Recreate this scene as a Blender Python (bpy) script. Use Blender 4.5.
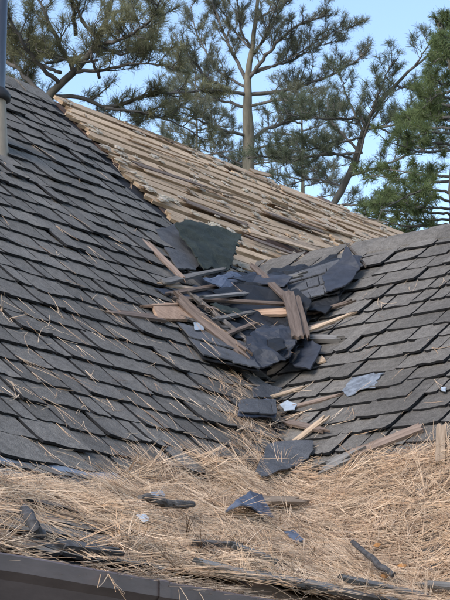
import bpy, bmesh, math, random
import numpy as np
from mathutils import Vector, Matrix, noise as mnoise

# ------------------------------------------------------------------ scene, camera, light
for o in list(bpy.data.objects): bpy.data.objects.remove(o)
scene = bpy.context.scene
col = scene.collection
R = math.radians
RNG = np.random.default_rng(7)
random.seed(11)

F_PX, PITCH = 2095.0, R(13.9)              # focal length in photo pixels (450 x 600), upward tilt
CAM = np.array([0.0, 0.0, 1.6])
cd = bpy.data.cameras.new('camera'); cam = bpy.data.objects.new('camera', cd); col.objects.link(cam)
cd.sensor_fit = 'VERTICAL'; cd.sensor_height = 36.0; cd.sensor_width = 27.0; cd.lens = 36.0*F_PX/600.0
cd.clip_start = 0.1; cd.clip_end = 3000
cam.location = CAM; cam.rotation_euler = (math.pi/2+PITCH, 0, 0)
scene.camera = cam
scene.render.resolution_x = 768; scene.render.resolution_y = 1024

SUN_EL, SUN_AZ = R(33), R(215)             # azimuth clockwise from +Y : behind the camera, to its left
w = bpy.data.worlds.new('World'); scene.world = w; w.use_nodes = True
nt = w.node_tree; bg = nt.nodes['Background']
sky = nt.nodes.new('ShaderNodeTexSky'); sky.sky_type = 'NISHITA'; sky.sun_disc = False
sky.sun_elevation = SUN_EL; sky.sun_rotation = SUN_AZ
sky.air_density = 1.0; sky.dust_density = 0.5; sky.ozone_density = 0.7
nt.links.new(sky.outputs[0], bg.inputs[0]); bg.inputs[1].default_value = 0.14
sd = bpy.data.lights.new('sun', 'SUN'); sd.energy = 1.5; sd.angle = R(28); sd.color = (1.0, .94, .86)
sun = bpy.data.objects.new('sun', sd); col.objects.link(sun)
sun.location = (-20, -25, 30)
sdir = Vector((math.sin(SUN_AZ)*math.cos(SUN_EL), math.cos(SUN_AZ)*math.cos(SUN_EL), math.sin(SUN_EL)))
sun.rotation_euler = sdir.to_track_quat('Z', 'Y').to_euler()
scene.view_settings.view_transform = 'Standard'; scene.view_settings.look = 'None'
scene.view_settings.exposure = 1.05; scene.view_settings.gamma = 1.0
scene.view_settings.use_curve_mapping = False

# ------------------------------------------------------------------ geometry of the place
cp, sp = math.cos(PITCH), math.sin(PITCH)
FW = np.array([0, cp, sp]); UP = np.array([0, -sp, cp]); RT = np.array([1.0, 0, 0]); Z = np.array([0, 0, 1.0])
TH = R(37.9)
D1 = np.array([math.sin(TH), math.cos(TH), 0]); D2 = np.array([-math.cos(TH), math.sin(TH), 0])
TA, TB, TP = .92, .79, .48                 # pitches: main roof, wing roof, porch roof
def ray(x, y): return FW + RT*(x-225)/F_PX + UP*(300-y)/F_PX
def proj(P):
    v = np.asarray(P)-CAM; z = v@FW
    return 225+F_PX*(v@RT)/z, 300-F_PX*(v@UP)/z
V0 = CAM + ray(252, 272)*11.16             # where the wing's ridge runs into the main slope
S_TR, S_RIDGE, S_GUT = -1.865, 1.30, -2.83 # main slope: foot, ridge; porch eave (distance along D2)
Z_TR = V0[2]+TA*S_TR
def a_s(P): v = np.asarray(P)-V0; return v@D1, v@D2
def z_main(a, s): return V0[2]+TA*s if s < S_RIDGE else V0[2]+TA*(2*S_RIDGE-s)
def z_wing(a, s): return V0[2]-TB*abs(a) if s < 1.5 else -9
def z_porch(a, s): return Z_TR+TP*(s-S_TR)
def z_roof(a, s): return max(z_main(a, s), z_wing(a, s), z_porch(a, s))
def world(a, s, z): p = V0+D1*a+D2*s; return np.array([p[0], p[1], z])
def at(x, y, h=0.0, zf=z_roof):
    """point of the roof (raised by h) that the direction of a photo pixel meets first"""
    r = ray(x, y); t0 = 2.0; t = 2.0
    def g(t):
        P = CAM+r*t; a, s = a_s(P); return P[2]-zf(a, s)-h
    while t < 18 and g(t) > 0: t0 = t; t += .05
    for _ in range(22):
        m = (t0+t)/2
        if g(m) > 0: t0 = m
        else: t = m
    return CAM+r*t
def far(x, y, depth): return CAM+ray(x, y)*depth
def unit(v): v = np.asarray(v, float); return v/ (np.linalg.norm(v)+1e-12)

# ------------------------------------------------------------------ materials
def mat(name, base, rough=.85, var=.25, scale=30, stretch=None, bump=.3, bscale=120, coord='pos', rand=0.0, tint=None, spec=.3, metal=0, attr=False, detail=6, macro=0.0):
    m = bpy.data.materials.new(name); m.use_nodes = True; n = m.node_tree.nodes; l = m.node_tree.links
    b = n['Principled BSDF']; b.inputs['Roughness'].default_value = rough; b.inputs['Specular IOR Level'].default_value = spec
    b.inputs['Metallic'].default_value = metal
    if coord == 'pos': src = n.new('ShaderNodeNewGeometry').outputs['Position']
    else: src = n.new('ShaderNodeTexCoord').outputs['Object']
    if stretch:
        mp = n.new('ShaderNodeMapping'); mp.inputs['Scale'].default_value = stretch; l.new(src, mp.inputs[0]); src = mp.outputs[0]
    nz = n.new('ShaderNodeTexNoise'); nz.inputs['Scale'].default_value = scale; nz.inputs['Detail'].default_value = detail; nz.inputs['Roughness'].default_value = .65
    l.new(src, nz.inputs['Vector'])
    rp = n.new('ShaderNodeValToRGB'); e = rp.color_ramp.elements
    c = np.array(base); t2 = np.array(tint) if tint is not None else c*(1+var)
    e[0].position = .3; e[0].color = (*(c*(1-var)), 1); e[1].position = .72; e[1].color = (*t2, 1)
    l.new(nz.outputs['Fac'], rp.inputs[0]); out = rp.outputs[0]
    if macro:
        ge = n.new('ShaderNodeNewGeometry'); mm_ = n.new('ShaderNodeTexNoise'); mm_.inputs['Scale'].default_value = 2.2; mm_.inputs['Detail'].default_value = 5; mm_.inputs['Roughness'].default_value = .7
        l.new(ge.outputs['Position'], mm_.inputs['Vector']); r2 = n.new('ShaderNodeValToRGB'); e2 = r2.color_ramp.elements
        e2[0].position = .32; e2[0].color = (1-macro, 1-macro, 1-macro*.95, 1); e2[1].position = .68; e2[1].color = (1+macro, 1+macro*.96, 1+macro*.88, 1)
        sp_ = n.new('ShaderNodeTexNoise'); sp_.inputs['Scale'].default_value = 420; sp_.inputs['Detail'].default_value = 2; l.new(ge.outputs['Position'], sp_.inputs['Vector'])
        r3 = n.new('ShaderNodeValToRGB'); e3 = r3.color_ramp.elements; e3[0].position = .35; e3[0].color = (.55, .55, .55, 1); e3[1].position = .65; e3[1].color = (1.45, 1.45, 1.45, 1); l.new(sp_.outputs['Fac'], r3.inputs[0])
        l.new(mm_.outputs['Fac'], r2.inputs[0])
        for src_ in (r2, r3):
            x_ = n.new('ShaderNodeMix'); x_.data_type = 'RGBA'; x_.blend_type = 'MULTIPLY'; x_.inputs[0].default_value = 1
            l.new(out, x_.inputs[6]); l.new(src_.outputs[0], x_.inputs[7]); out = x_.outputs[2]
    if attr:
        at_ = n.new('ShaderNodeAttribute'); at_.attribute_name = 'Col'
        mx = n.new('ShaderNodeMix'); mx.data_type = 'RGBA'; mx.blend_type = 'MULTIPLY'; mx.inputs[0].default_value = 1
        l.new(out, mx.inputs[6]); l.new(at_.outputs['Color'], mx.inputs[7]); out = mx.outputs[2]
    if rand:
        oi = n.new('ShaderNodeObjectInfo'); mr = n.new('ShaderNodeMapRange')
        mr.inputs[3].default_value = 1-rand; mr.inputs[4].default_value = 1+rand; l.new(oi.outputs['Random'], mr.inputs[0])
        hs = n.new('ShaderNodeHueSaturation'); l.new(mr.outputs[0], hs.inputs['Value']); l.new(out, hs.inputs['Color']); out = hs.outputs[0]
    l.new(out, b.inputs['Base Color'])
    n2 = n.new('ShaderNodeTexNoise'); n2.inputs['Scale'].default_value = bscale; n2.inputs['Detail'].default_value = 4
    l.new(src, n2.inputs['Vector'])
    bp = n.new('ShaderNodeBump'); bp.inputs['Strength'].default_value = bump; bp.inputs['Distance'].default_value = .004
    l.new(n2.outputs['Fac'], bp.inputs['Height']); l.new(bp.outputs[0], b.inputs['Normal'])
    return m
M = {}
M['shingle'] = mat('asphalt_shingle', (.134, .120, .106), .9, .22, 38, bump=1.0, bscale=260, rand=.22, tint=(.198, .180, .162), detail=9, macro=.2)
M['felt'] = mat('roofing_felt', (.022, .022, .026), .9, .3, 14)
M['core'] = mat('asphalt_core', (.016, .016, .018), .95, .3, 30)
M['navy'] = mat('underlayment_navy', (.034, .037, .049), .6, .35, 14, bump=.5, bscale=60, rand=.2, spec=.45)
M['black'] = mat('underlayment_black', (.013, .0135, .016), .6, .35, 14, bump=.5, bscale=60, rand=.2, spec=.4)
M['green'] = mat('roofing_green', (.030, .038, .034), .85, .25, 10, bump=.7, bscale=220, macro=.25)
M['slate'] = mat('torn_shingle', (.095, .096, .104), .85, .3, 12, bump=.7, bscale=280, rand=.2, macro=.2)
M['blue'] = mat('shingle_blue_and_sheen', (.105, .122, .168), .6, .3, 18, bump=.3, rand=.15)  # blue shingle tone; also paints the reflection on the bent shingle in the heap
def wood(name, c, t, rand=.2): return mat(name, c, .8, .35, 1.0, (60, 60, 7), .5, 3.0, coord='obj', rand=rand, tint=t)
# wood grain runs along each piece's local X
def grain(name, c, t, rand=.2, var=.35): return mat(name, c, .85, var, 1.0, (5, 70, 70), .6, 2.5, coord='obj', rand=rand, tint=t)
M['board'] = grain('bare_board', (.45, .295, .18), (.64, .47, .32), .2)
M['splinter'] = grain('split_wood', (.36, .25, .165), (.55, .41, .295), .3)
M['oldwood'] = grain('weathered_wood', (.150, .105, .083), (.285, .212, .172), .3)
M['brownwood'] = grain('dark_brown_wood', (.105, .076, .062), (.215, .160, .132), .15)
M['tan'] = grain('tan_board', (.40, .25, .165), (.52, .35, .25), .12)
M['greywood'] = grain('grey_wood', (.145, .132, .122), (.26, .245, .235), .25)
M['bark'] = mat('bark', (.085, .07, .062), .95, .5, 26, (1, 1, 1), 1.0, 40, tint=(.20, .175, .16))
M['char'] = mat('dark_bark', (.055, .052, .054), .95, .4, 40, None, 1.0, 60, tint=(.12, .115, .12))
M['trunk_dark'] = mat('pine_bark_dark', (.085, .078, .066), .95, .4, 9, (1, 1, .25), 1.0, 18, tint=(.15, .138, .12))
M['trunk'] = mat('pine_bark', (.15, .135, .105), .95, .4, 9, (1, 1, .25), 1.0, 18, tint=(.27, .24, .185))
M['limb'] = mat('pine_limb', (.12, .108, .10), .95, .4, 12, None, .6, 30)
M['leaf_grey'] = mat('needles_grey_green', (.145, .150, .105), .6, .2, 3, attr=True, bump=0)
M['leaf_olive'] = mat('needles_olive', (.155, .160, .098), .6, .2, 3, attr=True, bump=0)
M['leaf_green'] = mat('needles_green', (.120, .155, .070), .6, .2, 3, attr=True, bump=0)
def leafy(m):
    n = m.node_tree.nodes; l = m.node_tree.links; b = n['Principled BSDF']; t = n.new('ShaderNodeBsdfTranslucent'); x = n.new('ShaderNodeMixShader'); x.inputs[0].default_value = .45
    l.new(b.inputs['Base Color'].links[0].from_socket, t.inputs[0]); l.new(b.outputs[0], x.inputs[1]); l.new(t.outputs[0], x.inputs[2]); l.new(x.outputs[0], n['Material Output'].inputs[0])
for k_ in ('leaf_grey', 'leaf_olive', 'leaf_green'): leafy(M[k_])
M['needle'] = mat('dry_needles', (.53, .40, .29), .7, .12, 20, attr=True, bump=0)
M['fluff'] = mat('wood_wool', (.47, .41, .34), .95, .2, 30, bump=.3, attr=True)
M['gutter'] = mat('gutter_brown', (.145, .104, .094), .5, .25, 5, (1, 1, 3), .15, 30, spec=.4)
M['fascia'] = mat('fascia_paint', (.05, .046, .05), .7, .2, 6)
M['flash'] = mat('flashing_metal', (.34, .355, .38), .35, .15, 10, metal=.6)
M['pipe'] = mat('flue_metal', (.13, .135, .15), .4, .2, 6, (3, 3, .6), .1, 20, metal=.85)
M['sleeve'] = mat('flue_sleeve', (.30, .245, .19), .6, .25, 8, (2, 2, .7), .2, 30, metal=.2)
M['rubber'] = mat('collar_black', (.025, .025, .028), .6, .2, 20)
M['smear'] = mat('grey_smear', (.14, .155, .18), .7, .4, 30, bump=.5, bscale=70, tint=(.29, .32, .37))
M['film'] = mat('pale_film', (.37, .42, .48), .45, .2, 25, bump=.5, bscale=70)
M['white'] = mat('white_scrap', (.75, .78, .82), .6, .1, 20)
M['leafdry'] = mat('dry_leaf', (.36, .17, .06), .8, .3, 30)
M['wall'] = mat('house_siding', (.24, .22, .20), .8, .15, 4)
M['ground'] = mat('soil_ground', (.085, .075, .055), .95, .3, 1.5, bump=1, bscale=20)

# ------------------------------------------------------------------ mesh helpers
W = {}
class MB:
    def __init__(s): s.v = []; s.f = []; s.c = []; s.n = 0
    def add(s, v, f, c=None):
        v = np.asarray(v, float).reshape(-1, 3)
        s.v.append(v); s.f.extend([tuple(i+s.n for i in q) for q in f]); s.n += len(v)
        if c is not None: s.c.append(np.tile(np.asarray(c, float), (len(v), 1)))
def build(name, mb, material, parent=None, origin=None, smooth=False):
    v = np.concatenate(mb.v) if isinstance(mb.v, list) and len(mb.v) and isinstance(mb.v[0], np.ndarray) else np.asarray(mb.v, float)
    if origin is None:
        origin = v.mean(0); origin = np.array([origin[0], origin[1], v[:, 2].min()])
    me = bpy.data.meshes.new(name); me.from_pydata((v-origin).tolist(), [], mb.f); me.update()
    if mb.c:
        c = np.concatenate(mb.c); ca = me.color_attributes.new('Col', 'FLOAT_COLOR', 'POINT')
        ca.data.foreach_set('color', np.concatenate([c, np.ones((len(c), 1))], 1).astype(np.float32).ravel())
    if smooth: me.polygons.foreach_set('use_smooth', [True]*len(me.polygons))
    me.materials.append(material)
    o = bpy.data.objects.new(name, me); col.objects.link(o); put(o, origin, parent)
    return o
def put(o, origin, parent=None):
    W[o.name] = np.array(origin, float)
    if parent is not None: o.parent = parent; o.location = np.array(origin)-W[parent.name]
    else: o.location = origin
def tag(o, label, cat, group=None, kind=None):
    o['label'] = label; o['category'] = cat
    if group: o['group'] = group
    if kind: o['kind'] = kind
    return o
def empty(name, loc):
    o = bpy.data.objects.new(name, None); col.objects.link(o); put(o, loc); o.empty_display_size = .3; return o
def box_vf(o, ex, ey, ez):
    """box from corner o with edge vectors"""
    o, ex, ey, ez = map(np.asarray, (o, ex, ey, ez))
    v = [o, o+ex, o+ex+ey, o+ey, o+ez, o+ex+ez, o+ex+ey+ez, o+ey+ez]
    return np.array(v), [(0, 3, 2, 1), (4, 5, 6, 7), (0, 1, 5, 4), (1, 2, 6, 5), (2, 3, 7, 6), (3, 0, 4, 7)]
def tube(mb, pts, rad, sides=6, c=None, cap=True, wob=0.0):
    pts = np.asarray(pts, float); n = len(pts)
    if n < 2: return
    tg = np.gradient(pts, axis=0); vs = []; ref = np.array([.31, .87, .38])
    for i in range(n):
        t = unit(tg[i]); u = unit(np.cross(t, ref)); w_ = np.cross(t, u)
        for k in range(sides):
            an = 2*math.pi*k/sides; r = rad[i]*(1+wob*RNG.normal())
            vs.append(pts[i]+(u*math.cos(an)+w_*math.sin(an))*r)
    f = []
    for i in range(n-1):
        for k in range(sides):
            k2 = (k+1) % sides
            f.append((i*sides+k, i*sides+k2, (i+1)*sides+k2, (i+1)*sides+k))
    if cap: f.append(tuple(range(sides-1, -1, -1))); f.append(tuple((n-1)*sides+k for k in range(sides)))
    mb.add(vs, f, c)

# ------------------------------------------------------------------ ground and house
mb = MB(); mb.add([(-1500, -1500, 0), (1500, -1500, 0), (1500, 1500, 0), (-1500, 1500, 0)], [(0, 1, 2, 3)])
g = build('ground', mb, M['ground'], origin=(0, 0, 0)); g['kind'] = 'structure'

HB = world(-1.5, -1.0, 0.0)
house = tag(empty('house', HB), 'weathered house with grey shingle roofs, bare boards and needle-filled eave', 'house')

A_L, A_R = -7.2, 6.2           # extent of main roof along its ridge
B_END = 3.4                    # wing roof: extent towards the viewer (along -D2)
TQ = .045                      # deck thickness
def slab(name, quad, n, th, m, parent):
    q = np.array(quad); mb = MB(); mb.add(np.concatenate([q, q-n*th]), [(0, 1, 2, 3), (7, 6, 5, 4), (0, 4, 5, 1), (1, 5, 6, 2), (2, 6, 7, 3), (3, 7, 4, 0)])
    return build(name, mb, m, parent)
NM = unit(Z-TA*D2); NW = unit(Z-TB*D1); NP = unit(Z-TP*D2)
GM = unit(D2+Z*TA); GW = unit(D1+Z*TB); GP = unit(D2+Z*TP)
LM = math.hypot(1, TA); LW = math.hypot(1, TB); LP = math.hypot(1, TP)
def wm(a, s): return world(a, s, V0[2]+TA*s)
main_roof = slab('main_roof', [wm(A_L, S_TR-.02), wm(A_R, S_TR-.02), wm(A_R, S_RIDGE-.01), wm(A_L, S_RIDGE-.01)], NM, TQ, M['felt'], house)
main_roof['label'] = 'steep main roof slope, grey shingles left, bare boards right'
mb = MB(); zr = V0[2]+TA*S_RIDGE
q = [world(A_L, S_RIDGE-.005, zr-.02), world(A_R, S_RIDGE-.005, zr-.02), world(A_R, S_RIDGE+3.2, zr-.02-TA*3.2), world(A_L, S_RIDGE+3.2, zr-.02-TA*3.2)]
slab('rear_slope', q, unit(Z+TA*D2), TQ, M['felt'], house)
wing_e = 3.0                  # wing half width (along -D1)
def ww(a, s): return world(a, s, V0[2]+TB*a)
wing_roof = slab('wing_roof', [ww(0, .6), ww(-wing_e, -2.5), ww(-wing_e, -B_END), ww(0, -B_END)], NW, TQ, M['felt'], house)
wing_roof['label'] = 'lower wing roof slope of grey shingles falling to the valley'
q = [world(.01, .6, V0[2]-.012), world(.01, -B_END, V0[2]-.012), world(2.6, -B_END, V0[2]-.012-TB*2.6), world(2.6, .6, V0[2]-.012-TB*2.6)]
slab('wing_far_slope', q, unit(Z+TB*D1), TQ, M['shingle'], house)
def wp(a, s): return world(a, s, z_porch(a, s))
porch_roof = slab('porch_roof', [wp(A_L, S_GUT), wp(-.2, S_GUT), wp(-.2, S_TR+.03), wp(A_L, S_TR+.03)], NP, .03, M['felt'], house)
# walls below the eaves
zg = z_porch(0, S_GUT)
def wall(p0, p1, z0, z1, th):
    d = unit(p1-p0); n = np.cross(d, Z); mb = MB(); v, f = box_vf(np.array([p0[0], p0[1], z0]), (p1-p0)*[1, 1, 0], n*th, Z*(z1-z0)); mb.add(v, f)
    return build('wall', mb, M['wall'], house)
wall(world(A_L+.3, S_GUT+.45, 0), world(-.4, S_GUT+.45, 0), 0, zg-.02, -.15)
wall(world(-1.5, -B_END+.3, 0), world(-1.5, S_GUT+.46, 0), 0, V0[2]-TB*1.5-.12, -.15)
wall(world(A_L+.3, S_GUT+.62, 0), world(A_L+.3, 3.6, 0), 0, zg+.0, .15)

# ------------------------------------------------------------------ shingles
def shingle_mesh(i):
    r = np.random.default_rng(100+i); nx = 4; L = .30; zt = .020
    xs = np.linspace(0, 1, nx+1); v = []
    jag = r.normal(0, .0035, nx+1)+r.normal(0, .003); lift = r.normal(0, .0012, nx+1); curl = abs(r.normal(0, .003))
    sk = r.normal(0, .006)
    for lay in (0, 1):
        for (yy, k) in ((0, 0), (.05, 1), (L, 2)):
            for j, x in enumerate(xs):
                zz = zt*(1-yy/L)+(lift[j]+curl*(2*abs(x-.5))**2 if k == 0 else lift[j]*.4 if k == 1 else 0)
                zz -= lay*(.0105 if k < 2 else .001)
                y = yy+(jag[j]+sk*(x-.5) if k == 0 else 0)
                v.append((x, y, zz))
    n = nx+1; f = []
    for k in (0, 1):
        for j in range(nx): f.append((k*n+j, k*n+j+1, (k+1)*n+j+1, (k+1)*n+j)); f.append((3*n+k*n+j, 3*n+(k+1)*n+j, 3*n+(k+1)*n+j+1, 3*n+k*n+j+1))
        f.append((k*n, (k+1)*n, 3*n+(k+1)*n, 3*n+k*n)); f.append((k*n+nx, 3*n+k*n+nx, 3*n+(k+1)*n+nx, (k+1)*n+nx))
    for j in range(nx): f.append((j, 3*n+j, 3*n+j+1, j+1))
    me = bpy.data.meshes.new('shingle'); me.from_pydata(v, [], f); me.update(); me.materials.append(M['shingle']); me.materials.append(M['core'])
    for i_, p_ in enumerate(me.polygons): p_.material_index = 0 if (p_.normal.z > .5) else 1
    return me
SHM = [shingle_mesh(i) for i in range(14)]
SHV = []
for me in SHM: SHV.append((np.array([v.co for v in me.vertices]), [tuple(p.vertices) for p in me.polygons]))
SHN = [p.normal.z > .5 for p in SHM[0].polygons]
EXP = .142
def lay(parent, u, g_, n, origin, courses, span, limit=300):
    """courses of tabs; u along the course, g_ up the slope"""
    items = []
    for k, q in courses:
        x0, x1 = span(k, q); x = x0+RNG.uniform(-.2, 0)
        while x < x1-.02:
            w_ = RNG.choice([RNG.uniform(.08, .13), RNG.uniform(.13, .20), RNG.uniform(.19, .27)], p=[.3, .42, .28])
            w2 = min(w_, x1-x)
            thick = RNG.random() < .20
            dq = RNG.normal(0, .004)-(RNG.uniform(.006, .02) if thick else 0)
            dz = abs(RNG.normal(0, .0015))+(RNG.uniform(.006, .012) if thick else 0)
            P = origin+u*x+g_*(q+dq)+n*dz
            if w2 > .03: items.append((P, w2-.013, int(RNG.integers(14)), RNG.normal(0, .006), RNG.normal(0, .012)))
            x += w_
    def score(it):
        P = it[0]+u*it[1]/2; x, y = proj(P)
        if not (-12 < x < 462 and 60 < y < 520): return -1
        return 1/np.linalg.norm(P-CAM)
    sc = [score(it) for it in items]; order = sorted(range(len(items)), key=lambda i: -sc[i])
    rest = MB()
    for r_, i in enumerate(order):
        P, w_, vi, rz, rx = items[i]
        m3 = np.stack([u, g_, n], 1)@np.array(Matrix.Rotation(rz, 3, 'Z')@Matrix.Rotation(rx*.5, 3, 'Y'))
        if r_ < limit and sc[i] > 0:
            o = bpy.data.objects.new('shingle', SHM[vi]); col.objects.link(o); W[o.name] = P; o.parent = parent
            lw = P-W[parent.name]; mm = np.eye(4); mm[:3, :3] = m3@np.diag([w_, 1, 1]); mm[:3, 3] = lw
            o.matrix_local = Matrix(mm.tolist())
        else:
            v, f = SHV[vi]; rest.add((v*[w_, 1, 1])@m3.T+P, f)
    if rest.v:
        o = build('shingle_field', rest, M['shingle'], parent); o['kind'] = 'stuff'; o.data.materials.append(M['core'])
        nf = len(SHV[0][1]); o.data.polygons.foreach_set('material_index', [0 if SHN[i_ % nf] else 1 for i_ in range(len(o.data.polygons))])
Q_TR = S_TR*LM; Q_R = S_RIDGE*LM
def a_strip(s):                      # ragged right edge of the remaining shingles
    if s > -.05: return np.interp(s, [-.05, .1, .4, .8, 1.3], [-.50, -.47, -.45, -.37, -.24])+RNG.normal(0, .035)
    return TA/TB*s-.01
cs = []; q = Q_TR+.015; k = 0
while q < Q_R-.06: cs.append((k, q)); q += EXP; k += 1
def span_main(k, q):
    s = q/LM; return (-7.1, min(a_strip(s), A_R))
lay(main_roof, D1, GM, NM, V0+NM*.002, cs, span_main, 300)
cs = []; q = -.055; k = 0
while q > -wing_e*LW+.0: cs.append((k, q-EXP+.03)); q -= EXP; k += 1
def span_wing(k, q):
    a = q/LW; bv = -min(TB/TA*a, .3)   # along -D2 from the valley
    return (max(bv, 0)+.01, B_END)
lay(wing_roof, -D2, GW, NW, V0+NW*.002, cs, span_wing, 300)
cs = [(i, S_GUT*LP+i*EXP*1.1) for i in range(7)]
OP = V0+Z*(Z_TR-V0[2]-TP*S_TR)
lay(porch_roof, D1, GP, NP, OP+NP*.002, cs, lambda k, q: (-7.0, -.6), 60)

# ridge caps: bent shingles folded over a ridge
def caps(parent, org, u, dl, dr, x0, x1, e, ln):
    x = x0
    while x < x1:
        mb = MB(); r = RNG; L = ln+r.normal(0, .01); wd = .125+r.normal(0, .005); lift = .014+abs(r.normal(0, .004))
        prof = []
        for t in np.linspace(-1, 1, 7):
            d = dr if t > 0 else dl
            prof.append((d*abs(t)*wd, .010*(1-t*t)))
        vs = []
        for lay_ in (0, .009):
            for (xx, hh) in ((0, lift), (L, .004)):
                for (d, z_) in prof:
                    vs.append(org+u*(x+xx+(r.normal(0, .003)))+d+Z*(hh+z_-lay_+.014))
        n = 7; f = []
        for j in range(n-1):
            f.append((j, j+1, n+j+1, n+j)); f.append((2*n+j, 3*n+j, 3*n+j+1, 2*n+j+1)); f.append((j, 2*n+j, 2*n+j+1, j+1)); f.append((n+j, n+j+1, 3*n+j+1, 3*n+j))
        f += [(0, n, 3*n, 2*n), (n-1, 3*n-1, 4*n-1, 2*n-1)]
        mb.add(vs, f); build('ridge_cap', mb, M['shingle'], parent); x += e
ridge_w = V0
gwn = -GW; gwf = unit(D1-Z*TB)
xw = (a_s(at(366, 256, .03))[1])
caps(wing_roof, V0+Z*.004, -D2, gwn, gwf, .80, 3.3, .205, .27)
caps(main_roof, world(0, S_RIDGE, zr)+Z*.004, D1, -GM, unit(D2-Z*TA), -2.2, -.40, .17, .24)

# ------------------------------------------------------------------ stripped boards
def plank_mb(p0, p1, wdir, width, th, ndir, jag=.03, bow=0.0, seg=5, nw=4, taper=1.0):
    """board between two points; broken, uneven ends; returns verts in world"""
    p0 = np.asarray(p0, float); p1 = np.asarray(p1, float); L = np.linalg.norm(p1-p0); ax = unit(p1-p0)
    wdir = unit(wdir-ax*(wdir@ax)); nd = np.cross(ax, wdir); nd = nd*np.sign(nd@ndir or 1)
    v = []; e0 = RNG.normal(0, jag, nw+1); e1 = RNG.normal(0, jag, nw+1)
    sidej = RNG.normal(0, width*.03, (seg+1, 2))
    for lay_ in (0, 1):
        for i in range(seg+1):
            t = i/seg; ww_ = width*(1+(taper-1)*t)
            for j in range(nw+1):
                s_ = j/nw-.5; off = e0[j]*(i == 0)+e1[j]*(i == seg)
                sj = sidej[i, 0]*(j == 0)+sidej[i, 1]*(j == nw)
                v.append(p0+ax*(L*t+off)+wdir*(s_*ww_+sj)+nd*(bow*4*t*(1-t)-lay_*th))
    n = nw+1; m = (seg+1)*n; f = []
    for i in range(seg):
        for j in range(nw):
            f.append((i*n+j, (i+1)*n+j, (i+1)*n+j+1, i*n+j+1)); f.append((m+i*n+j, m+i*n+j+1, m+(i+1)*n+j+1, m+(i+1)*n+j))
        f.append((i*n, m+i*n, m+(i+1)*n, (i+1)*n)); f.append((i*n+nw, (i+1)*n+nw, m+(i+1)*n+nw, m+i*n+nw))
    for j in range(nw):
        f.append((j, j+1, m+j+1, m+j)); f.append((seg*n+j, m+seg*n+j, m+seg*n+j+1, seg*n+j+1))
    return np.array(v), f, (ax, wdir, nd)
def plank(name, p0, p1, wdir, width, th, ndir, material, parent=None, **kw):
    v, f, (ax, wd, nd) = plank_mb(p0, p1, wdir, width, th, ndir, **kw)
    o_ = (np.asarray(p0)+np.asarray(p1))/2
    B = np.stack([ax, wd, np.cross(ax, wd)], 1)
    me = bpy.data.meshes.new(name); me.from_pydata(((v-o_)@B).tolist(), [], f); me.update(); me.materials.append(material)
    o = bpy.data.objects.new(name, me); col.objects.link(o); W[o.name] = o_
    mm = np.eye(4); mm[:3, :3] = B; mm[:3, 3] = o_-(W[parent.name] if parent is not None else 0)
    if parent is not None: o.parent = parent
    o.matrix_local = Matrix(mm.tolist())
    return o
BQ0, BP = -.55*LM, .118
q = BQ0; row = 0
while q < Q_R-.02:
    s = q/LM
    a = np.interp(s, [-.5, -.05, .1, .4, .8, 1.3], [-.6, -.42, -.42, -.40, -.32, -.2])+RNG.uniform(-.03, .05); a_end = 5.2
    while a < a_end:
        L = RNG.uniform(.9, 2.6); wd = RNG.uniform(.066, .088)
        hgt = .024+RNG.uniform(0, .014); tw = RNG.normal(0, .008); dq = RNG.normal(0, .006)
        p0 = wm(a, 0)-np.array([0, 0, 0])+GM*(q+dq)+NM*hgt; p1 = wm(min(a+L, a_end+.5), 0)+GM*(q+dq+tw)+NM*(hgt+RNG.normal(0, .006))
        if RNG.random() < .93: plank('board', p0, p1, GM, wd, .02, NM, M['board'], main_roof, jag=.02)
        a += L+RNG.uniform(.004, .05)
    q += BP; row += 1
M['sheath'] = mat('old_sheathing', (.085, .052, .040), .9, .4, 12)
slab('sheathing', [wm(-.42, -.3)+NM*.008, wm(A_R-.1, -.3)+NM*.008, wm(A_R-.1, S_RIDGE-.03)+NM*.008, wm(-.22, S_RIDGE-.03)+NM*.008], NM, .006, M['sheath'], main_roof)
# splintered strips of old shakes left on the boards
for i in range(80):
    s = RNG.uniform(-.3, S_RIDGE-.03); a = RNG.uniform(np.interp(s, [-.3, .4, 1.3], [-.4, -.36, -.2]), 3.6); L = RNG.uniform(.12, .7)
    h = .045+RNG.uniform(0, .02); an = RNG.normal(0, .06)
    d = D1*math.cos(an)+GM*math.sin(an)
    p0 = wm(a, s)+NM*h; p1 = p0+d*L+NM*RNG.normal(0, .012)
    plank('splinter', p0, p1, GM+NM*RNG.normal(0, .3), RNG.uniform(.018, .055), RNG.uniform(.005, .011), NM, M['splinter'] if RNG.random() < .75 else M['oldwood'], main_roof, jag=.025, seg=3, nw=3, taper=RNG.uniform(.4, 1))
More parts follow.
